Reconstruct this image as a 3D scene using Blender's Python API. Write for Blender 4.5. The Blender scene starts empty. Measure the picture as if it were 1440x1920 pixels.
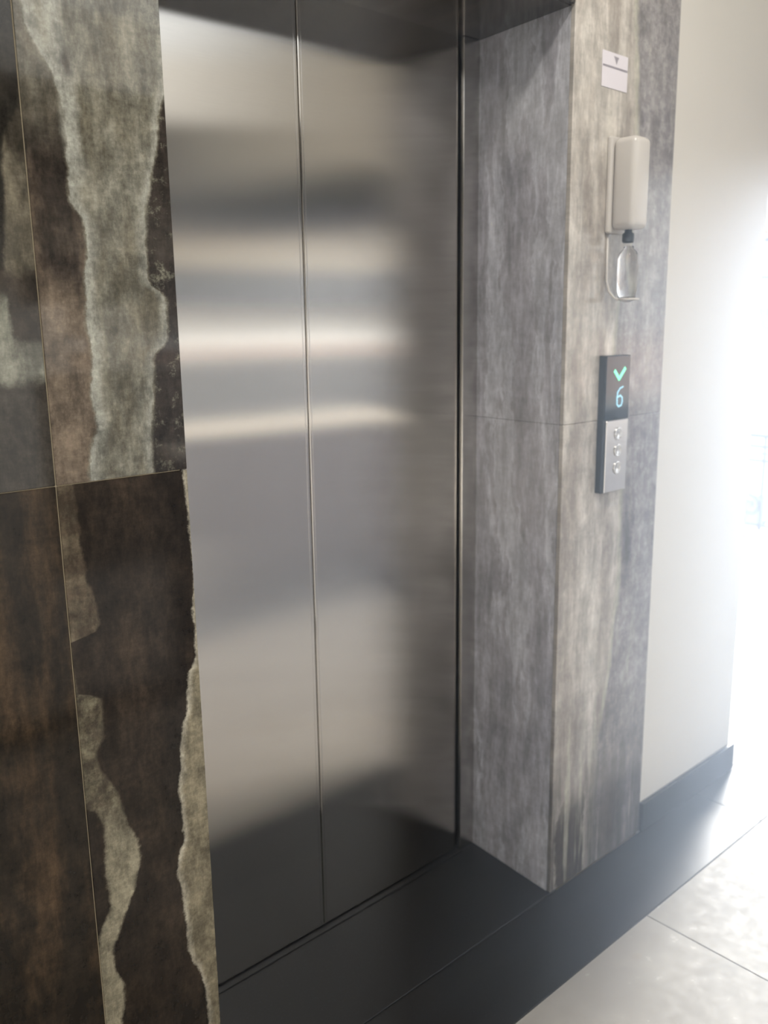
import bpy, bmesh, math, random
from mathutils import Vector, Matrix
random.seed(4)
S = bpy.context.scene
COL = S.collection
PI = math.pi

# ------------------------------------------------------------------ camera
YAW, PITCH, ROLL, FPX = .7311, .2091, .0137, 1643.0
fw = Vector((math.sin(YAW)*math.cos(PITCH), math.cos(YAW)*math.cos(PITCH), -math.sin(PITCH)))
rt0 = Vector((math.cos(YAW), -math.sin(YAW), 0)); dn0 = fw.cross(rt0)
c_, s_ = math.cos(ROLL), math.sin(ROLL)
rt = c_*rt0 + s_*dn0; dn = -s_*rt0 + c_*dn0
cd = bpy.data.cameras.new('camera'); cam = bpy.data.objects.new('camera', cd); COL.objects.link(cam)
up = -dn; bk = -fw
cam.matrix_world = Matrix(((rt.x, up.x, bk.x, 0), (rt.y, up.y, bk.y, 0), (rt.z, up.z, bk.z, 1.5), (0, 0, 0, 1)))
cd.sensor_fit = 'VERTICAL'; cd.sensor_height = 36; cd.lens = FPX/1920*36
cd.clip_start = .02; cd.clip_end = 200
cd.dof.use_dof = True; cd.dof.focus_distance = 1.45; cd.dof.aperture_fstop = 3.6
S.camera = cam

# ------------------------------------------------------------------ world, sun, exposure
w = bpy.data.worlds.new('sky'); S.world = w; w.use_nodes = True
bgn = w.node_tree.nodes['Background']
bgn.inputs[0].default_value = (.93, .97, 1, 1); bgn.inputs[1].default_value = 1.8
sd = bpy.data.lights.new('sun', 'SUN'); sun = bpy.data.objects.new('sun', sd); COL.objects.link(sun)
SUN_AZ, SUN_EL = math.atan2(.36, 1.19), math.radians(14)     # azimuth from +x towards +y
sv = Vector((math.cos(SUN_AZ)*math.cos(SUN_EL), math.sin(SUN_AZ)*math.cos(SUN_EL), math.sin(SUN_EL)))
sun.rotation_euler = sv.to_track_quat('Z', 'Y').to_euler(); sun.location = sv*12
sd.energy = 13; sd.angle = math.radians(12); sd.color = (1, 1, 1)
S.view_settings.view_transform = 'Standard'; S.view_settings.look = 'None'
S.view_settings.gamma = 1; S.view_settings.exposure = 0.28
S.view_settings.use_curve_mapping = False
S.cycles.use_denoising = True
S.cycles.max_bounces = 8; S.cycles.diffuse_bounces = 5; S.cycles.glossy_bounces = 4
S.cycles.volume_bounces = 1; S.cycles.transmission_bounces = 6; S.cycles.transparent_max_bounces = 8
S.cycles.sample_clamp_indirect = 6
S.cycles.caustics_reflective = False; S.cycles.caustics_refractive = False

# ------------------------------------------------------------------ node helper
class N:
    def __init__(s, name):
        s.m = bpy.data.materials.new(name); s.m.use_nodes = True
        s.t = s.m.node_tree; s.b = s.t.nodes['Principled BSDF']
        g = s.t.nodes.new('ShaderNodeNewGeometry'); s.pos = g.outputs['Position']
        sx = s.t.nodes.new('ShaderNodeSeparateXYZ'); s.t.links.new(s.pos, sx.inputs[0])
        s.x, s.y, s.z = sx.outputs
    def put(s, sock, v):
        if hasattr(v, 'is_output'): s.t.links.new(v, sock)
        elif isinstance(v, (tuple, list)) and len(v) == 3 and len(sock.default_value) == 4: sock.default_value = (*v, 1)
        else: sock.default_value = v
    def set(s, **k):
        for a, v in k.items(): s.put(s.b.inputs[a.replace('_', ' ')], v)
    def math(s, op, a, b=0.0, c=None, clamp=False):
        n = s.t.nodes.new('ShaderNodeMath'); n.operation = op; n.use_clamp = clamp
        s.put(n.inputs[0], a); s.put(n.inputs[1], b)
        if c is not None: s.put(n.inputs[2], c)
        return n.outputs[0]
    def vec(s, x, y, z):
        n = s.t.nodes.new('ShaderNodeCombineXYZ')
        for i, v in enumerate((x, y, z)): s.put(n.inputs[i], v)
        return n.outputs[0]
    def noise(s, v, scale, detail=4, rough=.55, dist=0, color=False):
        n = s.t.nodes.new('ShaderNodeTexNoise'); s.t.links.new(v, n.inputs['Vector'])
        n.inputs['Scale'].default_value = scale; n.inputs['Detail'].default_value = detail
        n.inputs['Roughness'].default_value = rough; n.inputs['Distortion'].default_value = dist
        return n.outputs[1 if color else 0]
    def stretch(s, v, sc, off=(0, 0, 0)):
        n = s.t.nodes.new('ShaderNodeMapping'); s.t.links.new(v, n.inputs[0])
        n.inputs['Scale'].default_value = sc; n.inputs['Location'].default_value = off
        return n.outputs[0]
    def smooth(s, v, lo, hi, a=0., b=1.):
        n = s.t.nodes.new('ShaderNodeMapRange'); n.interpolation_type = 'SMOOTHSTEP'
        s.put(n.inputs[0], v)
        for i, q in enumerate((lo, hi, a, b)): s.put(n.inputs[i+1], q)
        return n.outputs[0]
    def mix(s, f, a, b, mode='MIX'):
        n = s.t.nodes.new('ShaderNodeMix'); n.data_type = 'RGBA'; n.blend_type = mode
        s.put(n.inputs[0], f); s.put(n.inputs[6], a); s.put(n.inputs[7], b)
        return n.outputs[2]
    def curve(s, v, pts, lo=0., hi=2.4):
        """piecewise curve: v in metres (lo..hi) -> value in metres; pts [(z, x)]"""
        n = s.t.nodes.new('ShaderNodeFloatCurve')
        xs = [p[1] for p in pts]; mn, mx = min(xs)-.01, max(xs)+.01
        c = n.mapping.curves[0]
        P = sorted(((z-lo)/(hi-lo), (x-mn)/(mx-mn)) for z, x in pts)
        if P[0][0] > 0: P.insert(0, (0, P[0][1]))
        if P[-1][0] < 1: P.append((1, P[-1][1]))
        while len(c.points) < len(P): c.points.new(.5, .5)
        for q, p in zip(c.points, P): q.location = p
        n.mapping.update()
        s.put(n.inputs['Value'], s.math('DIVIDE', s.math('SUBTRACT', v, lo), hi-lo))
        return s.math('MULTIPLY_ADD', n.outputs[0], mx-mn, mn)
    def gauss(s, x, z, x0, z0, rx, rz):
        a = s.math('POWER', s.math('DIVIDE', s.math('SUBTRACT', x, x0), rx), 2.)
        b = s.math('POWER', s.math('DIVIDE', s.math('SUBTRACT', z, z0), rz), 2.)
        return s.math('POWER', 2.718, s.math('MULTIPLY', s.math('ADD', a, b), -1.))

def lin(r, g, b):
    f = lambda c: (c/255/12.92 if c/255 <= .04045 else ((c/255+.055)/1.055)**2.4)
    return (f(r), f(g), f(b))

def plain(name, col, rough=.5, metal=0., var=.06, nscale=14, **k):
    n = N(name)
    f = n.noise(n.pos, nscale, 5)
    n.set(Base_Color=n.mix(f, tuple(c*(1-var) for c in col), tuple(min(1, c*(1+var)) for c in col)), Roughness=rough, Metallic=metal, **k)
    return n.m

# ---------------- marble: polished porcelain slabs, dark rust-brown and cement grey, streaked vertically
DK = lin(84, 73, 63); DK2 = lin(60, 53, 47); GY = lin(158, 152, 135); LT = lin(188, 186, 172); BR = lin(116, 101, 86)
def marble_base(n, u, dens=.5, off=0.):
    """u: coordinate across the slab (socket)"""
    p = n.vec(n.math('ADD', u, off), 0., n.z)
    wob = n.noise(n.stretch(p, (1, 1, .55)), 7, 5, .6)
    wob2 = n.noise(n.stretch(p, (1, 1, .7), (3, 0, 1)), 45, 4, .7)
    uu = n.math('ADD', u, n.math('ADD', n.math('MULTIPLY', n.math('SUBTRACT', wob, .5), .09),
                                 n.math('MULTIPLY', n.math('SUBTRACT', wob2, .5), .018)))
    return p, uu
def grain(n, p, col, amt=.35):
    g1 = n.noise(n.stretch(p, (1, 1, .12)), 90, 5, .7)
    g2 = n.noise(n.stretch(p, (1, 1, .8)), 26, 8, .75)
    g3 = n.noise(n.stretch(p, (.35, 1, 1.2)), 60, 3, .7)
    f = n.math('ADD', n.math('ADD', n.math('MULTIPLY', g1, .4), n.math('MULTIPLY', g2, .75)), n.math('MULTIPLY', g3, .25))
    f = n.smooth(f, .45, .95, 1-amt, 1+amt)
    return n.mix(1., col, n.vec(f, f, f), 'MULTIPLY')

def marble_left():
    n = N('polished_marble_left')
    p, uu = marble_base(n, n.x)
    fine = n.noise(p, 30, 6, .75); mid = n.noise(n.stretch(p, (1, 1, .4)), 9, 5, .65)
    jig = n.math('ADD', n.math('MULTIPLY', n.math('SUBTRACT', fine, .5), .022), n.math('MULTIPLY', n.math('SUBTRACT', mid, .5), .022))
    X = n.math('ADD', n.x, jig); Z = n.z
    def side(pts, soft=.004):     # 1 right of the line
        return n.smooth(n.math('SUBTRACT', X, n.curve(Z, pts)), -soft, soft)
    def zband(a, b, soft=.012):
        zz = n.math('ADD', Z, n.math('MULTIPLY', jig, 1.5))
        return n.math('MULTIPLY', n.smooth(zz, a-soft, a+soft), n.smooth(zz, b-soft, b+soft, 1., 0.))
    inv = lambda m: n.math('SUBTRACT', 1., m)
    mul = lambda *a: a[0] if len(a) == 1 else n.math('MULTIPLY', a[0], mul(*a[1:]))
    # ---- upper tile, x .49 - .707 : grey ground
    g = n.noise(n.stretch(p, (1, 1, .35), (0, 0, 2)), 14, 6, .65)
    up_c = n.mix(n.smooth(g, .35, .7), lin(118, 111, 94), lin(160, 156, 140))
    dA = [(1.287, .541), (1.334, .55), (1.374, .56), (1.406, .553), (1.468, .56), (1.541, .557), (1.59, .562), (1.628, .566), (1.664, .556), (1.69, .543), (1.74, .545), (1.78, .548), (1.83, .54), (1.87, .522), (1.93, .50), (2.1, .49)]
    brn = n.mix(n.smooth(mid, .42, .62), DK2, BR)
    brn = n.mix(n.smooth(Z, 1.52, 1.6), n.mix(.15, lin(134, 118, 100), DK), brn)
    brn = n.mix(mul(n.smooth(Z, 1.72, 1.84), .6), brn, up_c)
    dist = n.math('SUBTRACT', X, n.curve(Z, dA))
    edge = n.math('MULTIPLY', n.smooth(dist, 0., .004), n.smooth(dist, .004, .03, 1., 0.))
    up_c = n.mix(n.math('MULTIPLY', edge, .8), up_c, LT)
    up_c = n.mix(inv(side(dA)), up_c, brn)
    vd = n.math('ABSOLUTE', n.math('SUBTRACT', X, n.curve(Z, [(1.62, .565), (1.715, .566), (1.77, .556), (1.82, .557), (1.86, .553), (1.94, .545), (2.05, .55)])))
    up_c = n.mix(mul(n.smooth(vd, .002, .02, 1., 0.), n.smooth(Z, 1.68, 1.75), .7), up_c, LT)
    up_c = n.mix(mul(n.gauss(X, Z, .558, 1.862, .007, .02), .9), up_c, DK)
    mg = [(1.274, .648), (1.391, .658), (1.461, .665), (1.50, .69), (1.54, .69), (1.562, .668), (1.593, .661), (1.656, .664), (1.70, .672), (1.749, .684), (1.826, .699), (1.88, .715), (2.4, .72)]
    mdark = n.mix(n.smooth(fine, .52, .66), DK2, lin(134, 130, 112))
    mdist = n.math('SUBTRACT', X, n.curve(Z, mg))
    up_c = n.mix(mul(n.smooth(mdist, -.02, -.004), n.smooth(mdist, -.004, .0, 1., 0.), .55), up_c, LT)
    up_c = n.mix(n.smooth(mdist, -.003, .004), up_c, mdark)
    # ---- lower tile : dark brown ground with pale seams
    g2 = n.noise(n.stretch(p, (1, 1, .3), (5, 0, 1)), 11, 6, .6)
    lo_c = n.mix(n.smooth(g2, .4, .68), DK2, DK)
    lo_c = n.mix(mul(n.smooth(g2, .58, .75), n.smooth(Z, .7, 1.1), .7), lo_c, BR)
    bR = [(.2, .512), (.334, .517), (.396, .528), (.46, .512), (.498, .521), (.554, .55), (.594, .564), (.645, .571), (.694, .557), (.748, .55), (.79, .53), (.80, .525), (.84, .515), (.86, .53), (.93, .53), (.945, .495), (1.03, .492), (1.045, .54), (1.09, .535), (1.15, .52), (1.27, .515)]
    bL = [(.361, .474), (.505, .49), (.532, .498), (.575, .517), (.624, .515), (.699, .518), (.75, .49), (.8, .47), (1.3, .47)]
    blob = mul(side(bL), inv(side(bR)))
    bcol = n.mix(n.smooth(fine, .42, .6), DK, lin(150, 146, 126))
    bcol = n.mix(n.smooth(Z, .66, .76, 0., .85), lin(205, 202, 182), bcol)
    bcol = n.mix(n.smooth(Z, .9, 1.1, 0., .6), bcol, BR)
    lo_c = n.mix(blob, lo_c, bcol)
    lm = [(.231, .684), (.274, .683), (.361, .667), (.419, .651), (.511, .651), (.575, .642), (.635, .658), (.691, .653), (.769, .660), (.82, .665), (.867, .680), (.922, .687), (.984, .704), (1.035, .701), (1.088, .708), (1.2, .70), (1.26, .698)]
    ld = n.math('SUBTRACT', X, n.curve(Z, lm))
    lcol = n.mix(n.smooth(ld, 0., .014, .0, 1.), lin(245, 243, 228), lin(190, 184, 162))
    lo_c = n.mix(n.smooth(ld, -.003, .003), lo_c, lcol)
    # ---- left tiles, x < .49
    l_up = n.mix(n.smooth(mid, .45, .6), lin(74, 68, 58), lin(120, 112, 95))
    fl = [(1.3, .40), (1.56, .445), (1.6, .45), (1.643, .455), (1.753, .462), (1.80, .487), (1.864, .492), (1.93, .488), (2.1, .47)]
    l_up = n.mix(side(fl), lin(54, 50, 44), l_up)
    l_up = n.mix(zband(1.30, 1.585), l_up, lin(66, 58, 49))
    l_up = n.mix(mul(inv(side([(1.3, .43), (1.44, .445), (1.54, .448), (1.6, .44)])), zband(1.40, 1.545)), l_up, lin(142, 141, 124))
    l_up = n.mix(zband(1.2, 1.43), l_up, lin(66, 60, 52))
    l_up = n.mix(mul(zband(1.432, 1.483), .9), l_up, lin(150, 148, 132))
    g3 = n.noise(n.stretch(p, (1, 1, .22), (9, 0, 4)), 16, 6, .62)
    l_lo = n.mix(n.smooth(g3, .42, .72), lin(60, 53, 45), lin(118, 98, 76))
    isup = n.smooth(Z, 1.2754, 1.2756); isl = n.smooth(n.x, .4899, .4901, 1., 0.)
    c = n.mix(isup, n.mix(isl, lo_c, l_lo), n.mix(isl, up_c, l_up))
    c = grain(n, p, c, .36)
    cl = n.noise(n.stretch(p, (1, 1, .55), (2, 0, 7)), 24, 9, .78); cl2 = n.noise(n.stretch(p, (1, 1, 2.2), (1, 0, 3)), 55, 5, .8)
    cf = n.math('MULTIPLY', n.smooth(cl, .36, .66, .58, 1.5), n.smooth(cl2, .35, .7, .86, 1.16))
    c = n.mix(1., c, n.vec(cf, cf, n.math('MULTIPLY', cf, .98)), 'MULTIPLY')
    c = n.mix(1., c, n.mix(isup, n.mix(n.smooth(Z, .2, 1.1), (.36, .33, .30), (.46, .43, .40)), (.75, .77, .82)), 'MULTIPLY')  # darkens the lower tiles towards the floor, light falloff put into the colour
    n.set(Base_Color=c, Roughness=n.math('MULTIPLY_ADD', isup, -.05, n.smooth(fine, .3, .8, .09, .13)), Specular_IOR_Level=n.math('MULTIPLY_ADD', isup, .25, .3))
    return n.m

def marble_general(name, axis, off, thr=.5, dark=DK, light=GY):
    n = N(name); u = n.x if axis == 'x' else n.y
    p, uu = marble_base(n, u, off=off)
    q = n.vec(n.math('ADD', uu, off), 0., n.z)
    a = n.noise(n.stretch(q, (1, 1, .14)), 9, 5, .6)
    b = n.noise(n.stretch(q, (1, 1, .2), (4, 0, 2)), 22, 6, .65)
    f = n.math('ADD', n.math('MULTIPLY', a, .7), n.math('MULTIPLY', b, .3))
    m = n.smooth(f, thr-.04, thr+.05)
    c = n.mix(m, n.mix(n.smooth(b, .4, .6), dark, tuple(v*1.3 for v in dark)), n.mix(n.smooth(b, .4, .65), light, tuple(v*1.2 for v in light)))
    e = n.math('MULTIPLY', n.smooth(f, thr+.0, thr+.02), n.smooth(f, thr+.02, thr+.06, 1., 0.))
    c = n.mix(n.math('MULTIPLY', e, .6), c, tuple(v*1.35 for v in light))
    c = grain(n, p, c, .25)
    cl = n.noise(n.stretch(p, (1, 1, .25), (2, 0, 7)), 14, 8, .72); cf = n.smooth(cl, .36, .66, .72, 1.22)
    c = n.mix(1., c, n.vec(cf, cf, cf), 'MULTIPLY')
    n.set(Base_Color=c, Roughness=.14, Specular_IOR_Level=.5)
    return n.m

def marble_column():
    n = N('polished_marble_column')
    p, uu = marble_base(n, n.x, off=2.)
    fine = n.noise(p, 30, 6, .75)
    q = n.vec(uu, 0., n.z)
    a = n.noise(n.stretch(q, (1, 1, .16)), 10, 5, .6)
    X = n.math('ADD', n.x, n.math('ADD', n.math('MULTIPLY', n.math('SUBTRACT', a, .5), .09), n.math('MULTIPLY', n.math('SUBTRACT', fine, .5), .035))); Z = n.z
    c = n.mix(n.smooth(a, .4, .62), lin(170, 163, 156), lin(206, 201, 194))
    r = n.smooth(n.math('SUBTRACT', X, n.curve(Z, [(.0, 1.90), (.25, 1.90), (.6, 1.95), (1.07, 1.985), (1.43, 1.93), (1.54, 1.935), (1.7, 1.97), (1.95, 1.975), (2.2, 1.96)])), -.004, .004)
    c = n.mix(n.math('MULTIPLY', r, .8), c, n.mix(n.smooth(fine, .4, .65), lin(118, 116, 122), lin(160, 158, 162)))
    d = n.math('ABSOLUTE', n.math('SUBTRACT', X, n.curve(Z, [(.0, 1.90), (.25, 1.90), (.6, 1.95), (1.07, 1.985), (1.43, 1.93), (1.54, 1.935), (1.7, 1.97), (1.95, 1.975), (2.2, 1.96)])))
    c = n.mix(n.smooth(d, .003, .014, .7, 0.), c, LT)
    # dark patches low on the column
    pt = n.math('MULTIPLY', n.smooth(n.math('SUBTRACT', X, n.curve(Z, [(0, 1.75), (.15, 1.74), (.3, 1.79), (1, 1.84)])), -.004, .004), n.smooth(X, 1.872, 1.88, 1., 0.))
    pt = n.math('MULTIPLY', pt, n.smooth(Z, .16, .34, 1., .1))
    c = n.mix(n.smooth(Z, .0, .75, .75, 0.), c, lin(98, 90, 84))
    c = n.mix(n.math('MULTIPLY', pt, .9), c, lin(68, 60, 54))
    pt2 = n.gauss(X, Z, 1.99, .12, .035, .12)
    c = n.mix(pt2, c, lin(84, 74, 64))
    pt3 = n.gauss(X, Z, 2.02, .92, .03, .12)
    c = n.mix(n.math('MULTIPLY', pt3, .7), c, lin(70, 66, 66))
    sk = n.noise(n.stretch(p, (1, 1, .07), (6, 0, 2)), 34, 5, .62)
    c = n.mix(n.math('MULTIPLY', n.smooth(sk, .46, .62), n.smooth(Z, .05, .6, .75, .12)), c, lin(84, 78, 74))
    c = n.mix(n.math('MULTIPLY', n.smooth(sk, .46, .34), n.smooth(Z, .05, .9, .5, .15)), c, LT)
    c = grain(n, p, c, .22)
    cl = n.noise(n.stretch(p, (1, 1, .4), (2, 0, 7)), 20, 8, .75); cf = n.smooth(cl, .36, .66, .78, 1.2)
    c = n.mix(1., c, n.vec(cf, cf, cf), 'MULTIPLY')
    n.set(Base_Color=c, Roughness=.14, Specular_IOR_Level=.5)
    return n.m

def steel(name, rough=.17, aniso=.72, col=(.56, .53, .49)):
    n = N(name)
    st = n.noise(n.stretch(n.pos, (1.2, 1.2, 60)), 9, 4, .6)
    st2 = n.noise(n.stretch(n.pos, (2, 2, 1.2)), 1.1, 2, .5)
    f = n.math('ADD', n.math('MULTIPLY', st, .5), n.math('MULTIPLY', st2, .5))
    c = n.mix(f, tuple(v*.9 for v in col), tuple(min(1, v*1.08) for v in col))
    gl = n.t.nodes.new('ShaderNodeBsdfAnisotropic'); gl.distribution = 'BECKMANN'
    n.put(gl.inputs['Color'], c); n.put(gl.inputs['Roughness'], rough); gl.inputs['Anisotropy'].default_value = aniso
    n.put(gl.inputs['Tangent'], n.vec(0., 0., 1.))
    n.t.links.new(gl.outputs[0], n.t.nodes['Material Output'].inputs[0])
    bp = n.t.nodes.new('ShaderNodeBump'); bp.inputs['Strength'].default_value = .05; bp.inputs['Distance'].default_value = .002
    n.put(bp.inputs['Height'], n.noise(n.stretch(n.pos, (1, 1, 3.5)), 1.6, 2, .4)); n.put(gl.inputs['Normal'], bp.outputs[0])
    return n.m

def tile_mat():
    n = N('polished_floor_tile')
    a = n.noise(n.pos, 3.5, 6, .6); b = n.noise(n.pos, 28, 4, .7)
    c = n.mix(n.smooth(a, .35, .7), lin(154, 150, 144), lin(168, 164, 158))
    sp = n.smooth(n.noise(n.stretch(n.pos, (1, 1, 1), (.3, .1, 0)), 7, 2, .4), .66, .72)
    c = n.mix(n.math('MULTIPLY', sp, .5), c, lin(160, 148, 128))
    n.set(Base_Color=c, Roughness=n.smooth(b, .3, .8, .16, .3))
    return n.m
def granite():
    n = N('black_granite')
    b = n.noise(n.pos, 160, 3, .7); a = n.noise(n.pos, 5, 4)
    c = n.mix(n.smooth(b, .55, .75), lin(20, 22, 25), lin(40, 44, 49))
    c = n.mix(n.math('MULTIPLY', a, .3), c, lin(26, 26, 26))
    n.set(Base_Color=c, Roughness=.36)
    return n.m

M_left = marble_left(); M_col = marble_column()
M_jamb = marble_general('polished_marble_jamb', 'y', 4.3, .50, lin(188, 187, 195), lin(206, 207, 215))  # jamb stone lightened and blued, veiling glare put into its colour
M_sof = marble_general('polished_marble_soffit', 'x', 1.3, .55, lin(46, 42, 40), lin(62, 57, 52))
M_steel = steel('brushed_steel_door'); M_frame = steel('brushed_steel_frame', rough=.25, aniso=.6, col=(.6, .58, .56))
M_plate = steel('satin_steel_plate', rough=.3, aniso=.3, col=(.7, .69, .68))
M_tile = tile_mat(); M_gran = granite()
M_grout = plain('grout', lin(158, 146, 122), .8)
M_cream = plain('cream_wall_paint', lin(216, 213, 207), .55, var=.02, nscale=3)
M_ceil = plain('ceiling_paint', lin(232, 224, 208), .8, var=.03, nscale=2)
M_conc = plain('dark_cavity', lin(40, 40, 42), .8)
M_beam = plain('grey_beam_paint', lin(56, 58, 60), .7)
M_band = plain('window_head_grey', lin(48, 47, 45), .6)
M_shade = plain('shaded_cream_paint', lin(150, 143, 130), .8)  # the cream of the opposite wall, darkened to put shade into its colour
M_low = plain('dado_paint', lin(88, 84, 79), .7)
M_brown = marble_general('brown_parapet_stone', 'x', 7., .56, lin(72, 58, 46), lin(88, 74, 60))
M_cap = plain('pale_cap_stone', lin(226, 218, 204), .3, var=.03)
M_white = plain('white_plastic', lin(206, 202, 198), .28, var=.015)
M_greyp = plain('grey_plastic', lin(150, 148, 150), .4, var=.03)
M_dkp = plain('dark_plastic', lin(44, 54, 62), .35, var=.03)
M_screen = plain('display_glass', lin(34, 48, 58), .08, var=.03)
M_paper = plain('sticker_paper', lin(226, 222, 230), .5, var=.015)
M_print = plain('sticker_print', lin(150, 146, 156), .6, var=.05)
M_iron = plain('painted_iron', lin(104, 108, 132), .4, var=.05)
M_curb = plain('terracotta_curb', lin(206, 178, 150), .7, var=.08)
M_bld = plain('pale_render', lin(232, 228, 220), .8, var=.03, nscale=1)
M_win = plain('far_window_glass', lin(140, 150, 165), .15)
M_ground = plain('street_ground', lin(130, 126, 120), .9, nscale=.5)
def emis(name, col, s):
    n = N(name); f = n.noise(n.pos, 300, 1); n.set(Base_Color=(0, 0, 0), Emission_Color=n.mix(f, col, tuple(c*.92 for c in col)), Emission_Strength=s); return n.m
M_green = emis('green_led', (.25, 1, .55), 1.4)
M_fill = emis('fill_glow', (1, .95, .86), 6)  # glow of the added lamp above the view
M_blue = emis('pale_led', (.45, .82, 1), .95)
def clear():
    n = N('clear_plastic'); f = n.noise(n.pos, 40, 2)
    n.set(Base_Color=(.97, .98, 1), Transmission_Weight=1., Roughness=n.smooth(f, .3, .7, .03, .08), IOR=1.3)
    return n.m
M_clear = clear()
def blind():
    n = N('blind_fabric'); f = n.noise(n.stretch(n.pos, (1, 1, 30)), 20, 2)
    n.set(Base_Color=n.mix(f, (.52, .52, .5), (.6, .6, .58)), Roughness=.8)
    tr = n.t.nodes.new('ShaderNodeBsdfTranslucent'); tr.inputs[0].default_value = (.75, .75, .74, 1)
    mx = n.t.nodes.new('ShaderNodeMixShader'); mx.inputs[0].default_value = .55
    n.t.links.new(n.b.outputs[0], mx.inputs[1]); n.t.links.new(tr.outputs[0], mx.inputs[2])
    n.t.links.new(mx.outputs[0], n.t.nodes['Material Output'].inputs[0])
    return n.m
M_blind = blind()

# ------------------------------------------------------------------ mesh helpers
def link(name, bm, mat, parent=None, smooth=False, **props):
    me = bpy.data.meshes.new(name); bmesh.ops.recalc_face_normals(bm, faces=bm.faces); bm.to_mesh(me); bm.free()
    me.materials.append(mat)
    if smooth:
        for f in me.polygons: f.use_smooth = True
    o = bpy.data.objects.new(name, me); COL.objects.link(o)
    if parent: o.parent = parent
    for k, v in props.items(): o[k] = v
    return o
def addbox(bm, x0, x1, y0, y1, z0, z1, bev=0, seg=1):
    m = Matrix.Translation(((x0+x1)/2, (y0+y1)/2, (z0+z1)/2)) @ Matrix.Diagonal((abs(x1-x0), abs(y1-y0), abs(z1-z0), 1))
    r = bmesh.ops.create_cube(bm, size=1, matrix=m)
    if bev:
        es = list({e for v in r['verts'] for e in v.link_edges})
        bmesh.ops.bevel(bm, geom=es, offset=bev, segments=seg, affect='EDGES', profile=.5)
def box(name, x0, x1, y0, y1, z0, z1, mat, parent=None, bev=0, seg=1, smooth=False, **props):
    bm = bmesh.new(); addbox(bm, x0, x1, y0, y1, z0, z1, bev, seg)
    return link(name, bm, mat, parent, smooth, **props)
def tube(bm, pts, r, seg=8, caps=True):
    pts = [Vector(p) for p in pts]; rings = []
    n = None
    for i, p in enumerate(pts):
        t = (pts[min(i+1, len(pts)-1)]-pts[max(i-1, 0)]).normalized()
        if n is None: n = t.orthogonal().normalized()
        n = (n - t*n.dot(t)).normalized(); b = t.cross(n)
        rings.append([bm.verts.new(p+(n*math.cos(a)+b*math.sin(a))*r) for a in (2*PI*k/seg for k in range(seg))])
    for a, b2 in zip(rings, rings[1:]):
        for k in range(seg): bm.faces.new((a[k], a[(k+1) % seg], b2[(k+1) % seg], b2[k]))
    if caps: bm.faces.new(rings[0][::-1]); bm.faces.new(rings[-1])
def lathe(bm, prof, cx, cy, seg=28, sx=1, sy=1, z0=0):
    rings = [[bm.verts.new((cx+r*sx*math.cos(2*PI*k/seg), cy+r*sy*math.sin(2*PI*k/seg), z0+z)) for k in range(seg)] for r, z in prof]
    for a, b2 in zip(rings, rings[1:]):
        for k in range(seg): bm.faces.new((a[k], a[(k+1) % seg], b2[(k+1) % seg], b2[k]))
    bm.faces.new(rings[0][::-1]); bm.faces.new(rings[-1])
def empty(name, loc, **props):
    o = bpy.data.objects.new(name, None); COL.objects.link(o); o.location = loc; o.empty_display_size = .1
    for k, v in props.items(): o[k] = v
    return o
def adopt(root):      # children are built in world coordinates
    inv = Matrix.Translation(root.location).inverted()
    for o in COL.objects:
        if o.parent == root: o.matrix_parent_inverse = inv

# ------------------------------------------------------------------ measures
YF = 1.269      # face of the marble wall
YD = 1.582      # face of the lift doors
XL, XR = .707, 1.719          # opening
XC = 2.150      # right edge of the marble column
XE = 2.705      # end of the cream wall
ZS = 2.180      # soffit of the opening
CH = 3.2        # ceiling
G = .0009
ROOF = 3.05     # roof ends, open terrace beyond
XT = 6.0        # terrace railing
YB = -2.4       # opposite wall
TH = .012       # tile thickness

# ------------------------------------------------------------------ structure
fl = box('floor', -1.9, XT+.15, -.80, 3.95, -.25, -TH, M_grout, kind='structure')
box('stair_slab', -1.9, XT+.15, YB, -.80, -1.6, -1.5, M_brown, fl)
# big pale tiles
T = .63
def floor_piece(x0, x1, y0, y1, mat, name):
    box(name, x0+G, x1-G, y0+G, y1-G, -TH-.0005, 0, mat, fl, bev=.0012)
xs = [1.83+T*k for k in range(-6, 8)]
def cut(a, b):
    v = [a]+[x for x in xs if a+.02 < x < b-.02]+[b]; return list(zip(v, v[1:]))
y = 1.045
while y > -.58:
    y2 = max(y-T, -.585)
    for a, b in cut(-1.9, XT): floor_piece(a, b, y2, y, M_tile, 'floor_tile')
    y -= T
for a, b in ((-1.9, -.675), (-.675, .90), (.90, 2.475), (2.475, 4.05), (4.05, XT)): floor_piece(a, b, 1.045, YF, M_gran, 'border_slab')
for a, b in cut(XE+.02, XT):
    for k in range(5):
        y0 = 1.27+T*k
        if y0 < 3.9: floor_piece(a, b, y0, min(y0+T, 3.95), M_tile, 'floor_tile')
for a, b in ((-1.9, -.675), (-.675, .90), (.90, 2.475), (2.475, 4.05), (4.05, XT)): floor_piece(a, b, -.80, -.585, M_gran, 'border_slab')
# threshold stone of the lift opening
box('threshold_slab', XL+.001, XR+.028, YF+.001, YD+.07, -TH-.0005, 0, M_gran, fl, bev=.001)

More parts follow.
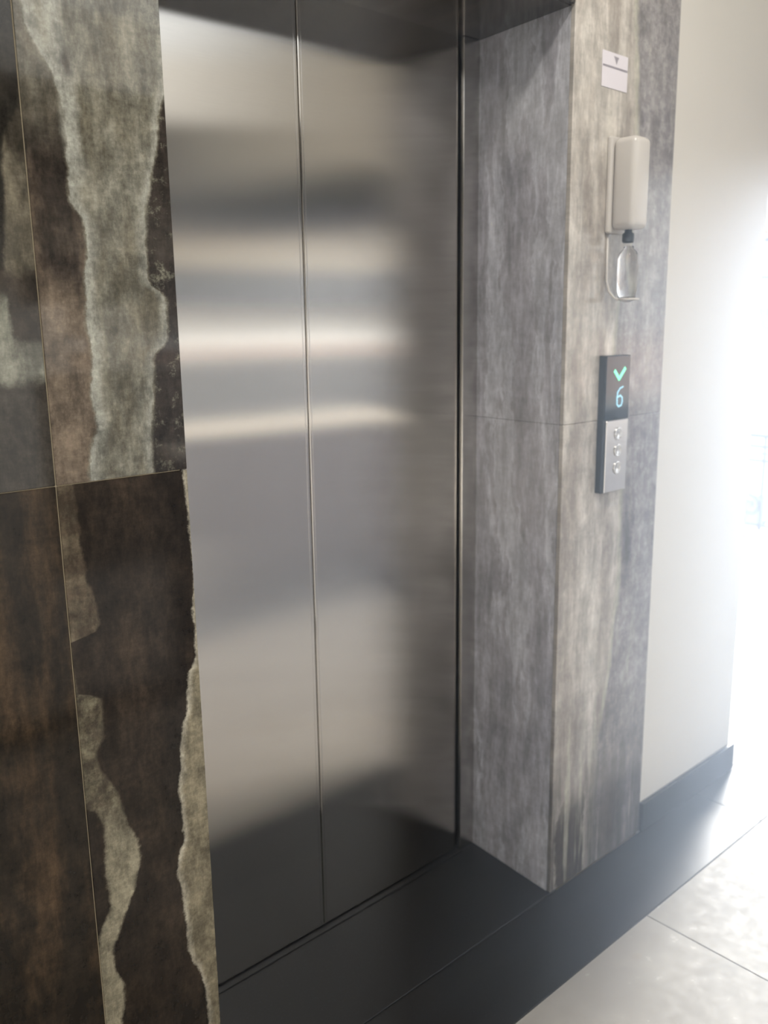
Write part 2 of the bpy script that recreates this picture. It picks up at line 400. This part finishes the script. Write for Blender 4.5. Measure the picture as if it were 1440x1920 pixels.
ceil = box('ceiling', -1.9, ROOF, -1.5, 3.958, CH, CH+.2, M_ceil, kind='structure')
box('wall_lintel', ROOF-.16, ROOF-.002, YB+.36, YF+.0025, 2.05, CH, M_cream, kind='structure', bev=.004)
box('wall_lintel', ROOF-.16, ROOF-.002, YF+.0035, 3.955, 2.05, CH, M_cream, bpy.data.objects['wall_lintel'], bev=.004)
box('door_head', ROOF-.19, ROOF-.1605, YB+.36, YF-.04, 2.05, 2.23, M_beam, bpy.data.objects['wall_lintel'], bev=.003)
box('lintel_trim', ROOF-.15, ROOF-.012, YB+.36, 3.95, 2.025, 2.0495, M_iron, bpy.data.objects['wall_lintel'], bev=.002)

bm = bmesh.new(); lathe(bm, [(.17, 0), (.19, .01), (.19, .05), (.16, .06)], 1.25, .35, 40, z0=CH-.061); link('fill_lamp', bm, M_white, ceil, True)  # unseen lamp, added to brighten the jamb, column top and upper walls
bm = bmesh.new(); lathe(bm, [(.14, 0), (.16, .006), (.16, .012)], 1.25, .35, 40, z0=CH-.074); link('fill_diffuser', bm, M_fill, bpy.data.objects['fill_lamp'])
ld_ = bpy.data.lights.new('fill_light', 'AREA'); lo_ = bpy.data.objects.new('fill_light', ld_); COL.objects.link(lo_)
ld_.shape = 'DISK'; ld_.size = .3; ld_.energy = 21; ld_.color = (1, .95, .87); lo_.location = (1.25, .35, CH-.08)
# marble wall left of the opening
wl = box('wall_left', -1.9, XL-TH-.001, YF+.0012, YD+.35, -.012, CH, M_grout, kind='structure')
for a, b in ((-1.4, -.77), (-.77, -.14), (-.14, .49), (.49, XL)):
    for z0, z1 in ((0.001, 1.2755), (1.2755, 2.551), (2.551, CH)):
        box('wall_tile', a+G*.7, b-G*.7*(b < .7), YF, YF+TH+.0005, z0+G*.6, z1-G*.6, M_left, wl, bev=.0009)
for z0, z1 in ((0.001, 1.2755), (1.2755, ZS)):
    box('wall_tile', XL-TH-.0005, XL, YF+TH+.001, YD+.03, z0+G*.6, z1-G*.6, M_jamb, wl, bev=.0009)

# header above the opening
wt = box('wall_over_lift', XL-TH, XR+TH+.03, YF+TH, YD+.35, ZS+TH, CH, M_grout, kind='structure')
box('wall_tile', XL+.001, XR-.001, YF, YF+TH+.0005, ZS+.001, 2.55, M_sof, wt, bev=.0009)
box('wall_tile', XL+.001, XR-.001, YF, YF+TH+.0005, 2.552, CH, M_sof, wt, bev=.0009)
box('soffit_tile', XL+.001, XR+.027, YF+TH+.001, YD+.03, ZS, ZS+TH+.0005, M_sof, wt, bev=.0009)

# marble column right of the opening; the reveal flares a little towards the doors
wc = bmesh.new()
addbox(wc, XR+TH+.03, XC-.002, YF+TH, YD+.35, -.012, CH)
wc = link('wall_column', wc, M_grout, kind='structure')
for z0, z1 in ((.001, 1.262), (1.262, 2.55), (2.55, CH)):
    box('wall_tile', XR, XC, YF, YF+TH+.0005, z0+G*.5, z1-G*.5, M_col, wc, bev=.0012)
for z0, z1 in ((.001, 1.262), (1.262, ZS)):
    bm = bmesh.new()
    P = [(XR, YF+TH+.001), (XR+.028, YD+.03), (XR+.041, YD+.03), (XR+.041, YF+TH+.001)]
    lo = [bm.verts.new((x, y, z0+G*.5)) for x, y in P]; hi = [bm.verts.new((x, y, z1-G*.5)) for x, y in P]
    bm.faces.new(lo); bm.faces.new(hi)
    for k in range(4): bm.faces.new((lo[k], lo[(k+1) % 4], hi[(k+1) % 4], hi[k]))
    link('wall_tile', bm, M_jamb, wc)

# cream wall and its skirting, set a finger back behind the column face
box('wall_right', XC, XE, YF+.004, 4.0, -.012, CH, M_cream, kind='structure', bev=.004)
sk = bmesh.new(); addbox(sk, XC+.001, XE+.014, YF-.010, YF+.004, 0.0005, .094, .0015); addbox(sk, XE+.0005, XE+.014, YF+.0045, 3.9, 0.0005, .094, .0015)
link('baseboard_right', sk, M_gran, kind='structure')
box('wall_shaft_back', XL-.3, XC, YD+.36, YD+.46, -.012, CH, M_conc, kind='structure')
box('wall_back', XE+.02, XT+.1, 3.96, 4.1, -.2, CH, M_cream, kind='structure')
box('wall_side', -2.05, -1.9, YB, YD, -1.6, CH, M_cream, kind='structure')

# ------------------------------------------------------------------ lift doors
dr = empty('door_1', (1.2, YD, 0), kind='structure')
bm = bmesh.new(); addbox(bm, .55, 1.1942, YD, YD+.035, .004, ZS+.02, .0025, 2); p = link('door_panel', bm, M_steel, dr)
bm = bmesh.new(); addbox(bm, 1.1958, 1.681, YD, YD+.035, .004, ZS+.02, .0025, 2); link('door_panel', bm, M_steel, dr)
box('door_edge_strip', 1.185, 1.1866, YD-.0005, YD+.002, .01, ZS, M_frame, dr)
box('door_edge_strip', 1.2034, 1.205, YD-.0005, YD+.002, .01, ZS, M_frame, dr)
box('rubber_seal', 1.1943, 1.1957, YD+.006, YD+.03, .01, ZS, M_dkp, dr)
box('door_frame', 1.6885, XR+.0265, YD-.012, YD+.03, .001, ZS-.001, M_frame, dr, bev=.0008)
box('door_sill', XL+.001, 1.69, YD-.02, YD+.06, .0003, .002, M_gran, dr)
adopt(dr)

# ------------------------------------------------------------------ things on the column
# notice
nt = box('notice_sticker', 1.823, 1.926, YF-.0016, YF-.0002, 2.031, 2.108, M_paper, bev=.0005,
         label='small white paper notice stuck high on the marble column above the dispenser', category='notice')
bm = bmesh.new()
addbox(bm, 1.825, 1.924, YF-.0022, YF-.0014, 2.0745, 2.0785)
link('ruled_line', bm, M_print, nt)
bm = bmesh.new()     # small dark emblem in the upper half
vs = [bm.verts.new((x, YF-.0022, z)) for x, z in ((1.868, 2.101), (1.888, 2.100), (1.882, 2.092), (1.879, 2.084), (1.874, 2.093))]
bm.faces.new(vs); r = bmesh.ops.extrude_face_region(bm, geom=bm.faces[:]); bmesh.ops.translate(bm, vec=(0, .0008, 0), verts=[v for v in r['geom'] if isinstance(v, bmesh.types.BMVert)])
link('emblem', bm, M_print, nt)

# soap / sanitiser dispenser
dp = empty('wall_dispenser', (1.89, YF, 1.55), label='pale grey wall dispenser with a clear bottle hanging below it, on the marble column', category='dispenser')
bm = bmesh.new()
addbox(bm, 1.860, 1.928, YF-.076, YF-.012, 1.716, 1.922, .016, 4)
link('body', bm, M_white, dp, True)
bm = bmesh.new(); addbox(bm, 1.856, 1.93, YF-.0125, YF, 1.71, 1.927, .004, 2); link('back_plate', bm, M_white, dp)
bm = bmesh.new(); lathe(bm, [(.012, 0), (.014, .004), (.014, .02), (.009, .024), (.009, .032)], 1.890, YF-.045, 20, z0=1.686); link('nozzle', bm, M_dkp, dp, True)
bm = bmesh.new()
prof = [(.004, 0), (.014, .003), (.021, .012), (.024, .03), (.025, .07), (.025, .10), (.020, .117), (.012, .124), (.012, .13)]
inn = [(r-.0018, z+.0018) for r, z in prof][::-1]
rings = prof
lathe(bm, rings, 1.893, YF-.046, 28, z0=1.548); link('clear_bottle', bm, M_clear, dp, True)
bm = bmesh.new(); tube(bm, [(1.868, YF-.002, 1.716), (1.868, YF-.004, 1.60), (1.868, YF-.012, 1.575), (1.868, YF-.028, 1.558), (1.868, YF-.04, 1.555)], .0028, 8)
tube(bm, [(1.868+.05*(1-math.cos(a))*.5, YF-.04-.035*math.sin(a), 1.555) for a in (PI*k/8 for k in range(9))], .0028, 8)
link('bracket', bm, M_white, dp, True)
bm = bmesh.new(); addbox(bm, 1.881, 1.905, YF-.06, YF-.034, 1.5565, 1.5615, .002, 2); link('drip_plate', bm, M_plate, dp)
adopt(dp)

# call panel
YP = YF-.022
cp = empty('call_panel', (1.905, YF, 1.25), label='narrow lift call panel with green down arrow and digit 6 above round buttons', category='call panel')
box('housing', 1.856, 1.961, YF-.019, YF, 1.078, 1.421, M_dkp, cp, bev=.002, seg=2)
sc_ = box('display_glass', 1.8565, 1.9605, YP, YF-.0185, 1.262, 1.4205, M_screen, cp, bev=.001)
pl = box('button_plate', 1.866, 1.9605, YP, YF-.0185, 1.079, 1.2605, M_plate, cp, bev=.0012)
def strokes(name, segs, r, mat, parent):
    bm = bmesh.new()
    for s in segs: 
        for a, b in zip(s, s[1:]):
            a, b = Vector((a[0], 0, a[1])), Vector((b[0], 0, b[1])); d = (b-a).normalized(); nn = Vector((-d.z, 0, d.x))*r
            a2, b2 = a-d*r*.6, b+d*r*.6
            lo = [bm.verts.new(v+Vector((0, YP-.0012, 0))) for v in (a2+nn, b2+nn, b2-nn, a2-nn)]
            hi = [bm.verts.new(v.co+Vector((0, .0014, 0))) for v in lo]
            bm.faces.new(lo); bm.faces.new(hi)
            for k in range(4): bm.faces.new((lo[k], lo[(k+1) % 4], hi[(k+1) % 4], hi[k]))
    return link(name, bm, mat, parent)
strokes('down_arrow', [[(1.892, 1.383), (1.9115, 1.3635), (1.936, 1.388)]], .0044, M_green, sc_)
strokes('digit', [[(1.930, 1.343), (1.918, 1.340), (1.9075, 1.330), (1.9055, 1.316), (1.9065, 1.300), (1.914, 1.2945), (1.925, 1.297), (1.929, 1.306), (1.928, 1.316), (1.920, 1.322), (1.908, 1.318)]], .0021, M_blue, sc_)
for zc in (1.226, 1.183, 1.139):
    bm = bmesh.new(); xc = 1.918
    rr = [(.0165, 0), (.0165, .0022), (.0145, .0034), (.012, .0030), (.0116, .0012)]
    rings = [[bm.verts.new((xc+r*math.cos(a), YP-h, zc+r*math.sin(a))) for a in (2*PI*k/28 for k in range(28))] for r, h in rr]
    for a, b in zip(rings, rings[1:]):
        for k in range(28): bm.faces.new((a[k], a[(k+1) % 28], b[(k+1) % 28], b[k]))
    bm.faces.new(rings[-1]); bm.faces.new(rings[0])
    link('button', bm, M_plate, cp, True)
adopt(cp)

# ------------------------------------------------------------------ opposite side of the hall (seen mirrored in steel and marble)
pr = box('wall_parapet', 1.80, XT, -.93, -.80, -.2, .95, M_brown, kind='structure')
bm = bmesh.new(); addbox(bm, 1.76, XT, -.96, -.765, .951, 1.008, .02, 4); link('cap_stone', bm, M_cap, pr)
wo = bmesh.new()
addbox(wo, -1.9, 2.05, YB-.2, YB, -1.6, CH); addbox(wo, 2.05, 7.0, YB-.2, YB, -1.6, 1.27)
addbox(wo, 2.05, 7.0, YB-.2, YB, 1.66, CH); addbox(wo, 2.25, 2.47, YB-.2, YB, 1.27, 1.66); addbox(wo, 6.4, 7.0, YB-.2, YB, 1.27, 1.66)
wo = link('wall_opposite', wo, M_cream, kind='structure')
box('beam', -1.9, ROOF, YB+.002, YB+.35, 2.42, 2.72, M_beam, wo)
box('beam', ROOF, 7.0, YB+.002, YB+.35, 2.42, 2.72, M_beam, wo)
box('window_head', 1.9, 7.0, YB+.001, YB+.03, 1.663, 1.915, M_band, wo)
box('lower_panel', 1.9, 7.0, YB+.001, YB+.02, .1, 1.265, M_low, wo)
box('upper_panel', 1.9, 7.0, YB+.001, YB+.02, 1.916, 2.419, M_shade, wo)
wn = bmesh.new()
for a, b in ((2.05, 2.25), (2.47, 6.4)):
    addbox(wn, a, b, YB-.12, YB-.09, 1.27, 1.285); addbox(wn, a, b, YB-.12, YB-.09, 1.645, 1.66)
    addbox(wn, a, a+.03, YB-.12, YB-.09, 1.285, 1.645); addbox(wn, b-.03, b, YB-.12, YB-.09, 1.285, 1.645)
    addbox(wn, a+.03, b-.03, YB-.12, YB-.09, 1.452, 1.466)
wn = link('window_1', wn, M_frame, kind='structure')
for a, b in ((2.08, 2.22), (2.50, 6.37)):
    box('blind', a, b, YB-.107, YB-.103, 1.467, 1.644, M_blind, wn)
x = 2.09; bars = []
while x < 6.35:
    if not 2.22 < x < 2.51:
        if not bars: bars.append(box('window_bar', -.004, .004, YB-.11, YB-.10, 1.286, 1.451, M_iron, wn)); bars[0].location.x = x
        else:
            o = bars[0].copy(); o.location.x = x; COL.objects.link(o)
            bars.append(o)
    x += .034 + .012*random.random() if x < 2.9 else .085

# ------------------------------------------------------------------ terrace railing
rl = empty('terrace_railing', (XT, 1.5, 0), label='ornamental iron railing with scrolls at the bright terrace edge beyond the cream wall', category='railing')
Y0, Y1 = -.70, 3.95
box('curb', XT-.06, XT+.08, Y0, Y1, 0, .055, M_curb, rl, bev=.004)
for z, r in ((.72, .016), (.645, .013), (.595, .010), (.545, .012), (.085, .010)):
    bm = bmesh.new(); tube(bm, [(XT, Y0, z), (XT, Y1, z)], r, 10); link('rail', bm, M_iron, rl, True)
posts = []
PW = .31; npan = int((Y1-Y0)/PW)
bm = bmesh.new(); addbox(bm, XT-.009, XT+.009, -.009, .009, .05, .72); post0 = link('post', bm, M_iron, rl)
def spiral(cy, cz, R, a0, turns, sgn, n=22):
    return [(XT, cy+(R*(1-.75*k/n))*math.cos(a0+sgn*turns*2*PI*k/n), cz+(R*(1-.75*k/n))*math.sin(a0+sgn*turns*2*PI*k/n)) for k in range(n+1)]
bm = bmesh.new()
a = spiral(.10, .42, .085, PI/2+PI, 1.3, 1)[::-1]; b = spiral(.10, .205, .085, PI/2, 1.3, 1)
tube(bm, spiral(.085, .43, .075, -PI/2, 1.3, 1), .009, 6); tube(bm, spiral(.085, .22, .08, PI/2, 1.3, 1), .009, 6)
tube(bm, spiral(.225, .35, .07, -PI/2, 1.2, -1), .009, 6); tube(bm, [(XT, .155, .10), (XT, .20, .2), (XT, .225, .28)], .009, 6); tube(bm, [(XT, .085, .355), (XT, .085, .30)], .009, 6)
tube(bm, [(XT, .16, .10), (XT, .22, .20), (XT, .28, .10)], .009, 6); tube(bm, [(XT, .16, .54), (XT, .2, .44), (XT, .28, .54)], .009, 6)
scr0 = link('scroll', bm, M_iron, rl, True)
for k in range(npan+1):
    p_ = post0 if k == 0 else post0.copy()
    if k: COL.objects.link(p_)
    p_.location.y = Y0+.01+PW*k
    if k < npan:
        q = scr0 if k == 0 else scr0.copy()
        if k: COL.objects.link(q)
        q.location.y = Y0+.01+PW*k
adopt(rl)
for o in (post0, scr0): pass

# ------------------------------------------------------------------ neighbouring building across the street
BX = 15.0
bd = empty('apartment_building', (BX, 6, -18), label='pale apartment building across the street behind the terrace railing', category='building')
box('wall', BX, BX+6, -6, 16, -18, 2.9, M_bld, bd)
box('roof', BX-.5, BX+6, -6.2, 16.2, 2.9, 3.0, M_curb, bd, bev=.02)
for yy in (-2.2, 1.9, 6.1, 10.2):
    for zz in (.6, -2.6, -5.8):
        f = box('window', BX-.05, BX+.01, yy, yy+1.1, zz, zz+1.2, M_bld, bd, bev=.01)
        box('pane', BX-.055, BX-.045, yy+.08, yy+.50, zz+.08, zz+1.12, M_win, f); box('pane', BX-.055, BX-.045, yy+.60, yy+1.02, zz+.08, zz+1.12, M_win, f)
nb = empty('courtyard_building', (4, -9, -18), label='low rose building across the courtyard, mirrored as a bright strip in the steel doors', category='building')
box('wall', -8, 24, -14, -9, -18, 1.2, plain('rose_render', lin(238, 212, 194), .8, nscale=1), nb)
box('roof_edge', -8.2, 24.2, -14, -8.8, 1.2, 1.27, M_bld, nb, bev=.02)
adopt(nb)
bal = box('balcony', BX-1.0, BX, 4.6, 11.4, 1.86, 2.02, M_bld, bd)
for z, h in ((2.17, .03), (2.30, .014), (2.43, .014), (2.56, .014), (2.74, .03)):
    box('balcony_rail', BX-1.0, BX-.95, 4.6, 11.4, z-h, z+h, M_iron, bal)
adopt(bd)
box('ground', -30, 60, -50, 50, -18.3, -18.0, M_ground, kind='structure')

# ------------------------------------------------------------------ lens glare: scattering volume added to the hall air to stand in for it
n = bpy.data.materials.new('glare_volume'); n.use_nodes = True; t = n.node_tree; t.nodes.remove(t.nodes['Principled BSDF'])
vs = t.nodes.new('ShaderNodeVolumeScatter'); vs.inputs['Color'].default_value = (.66, .79, 1, 1); vs.inputs['Density'].default_value = .138; vs.inputs['Anisotropy'].default_value = .38
t.links.new(vs.outputs[0], t.nodes['Material Output'].inputs['Volume'])
bm = bmesh.new()
P = [(1.12, -.7), (3.04, -.7), (3.04, 3.9), (XE+.03, 3.9), (XE+.03, YF-.085), (1.12, YF-.085)]
lo = [bm.verts.new((x, y, .012)) for x, y in P]; hi = [bm.verts.new((x, y, 2.02)) for x, y in P]
bm.faces.new(lo); bm.faces.new(hi)
for k in range(6): bm.faces.new((lo[k], lo[(k+1) % 6], hi[(k+1) % 6], hi[k]))
hz = link('glare_haze', bm, n, kind='stuff', label='thin bright volume added to the lift hall air, standing in for lens glare', category='glare_haze')
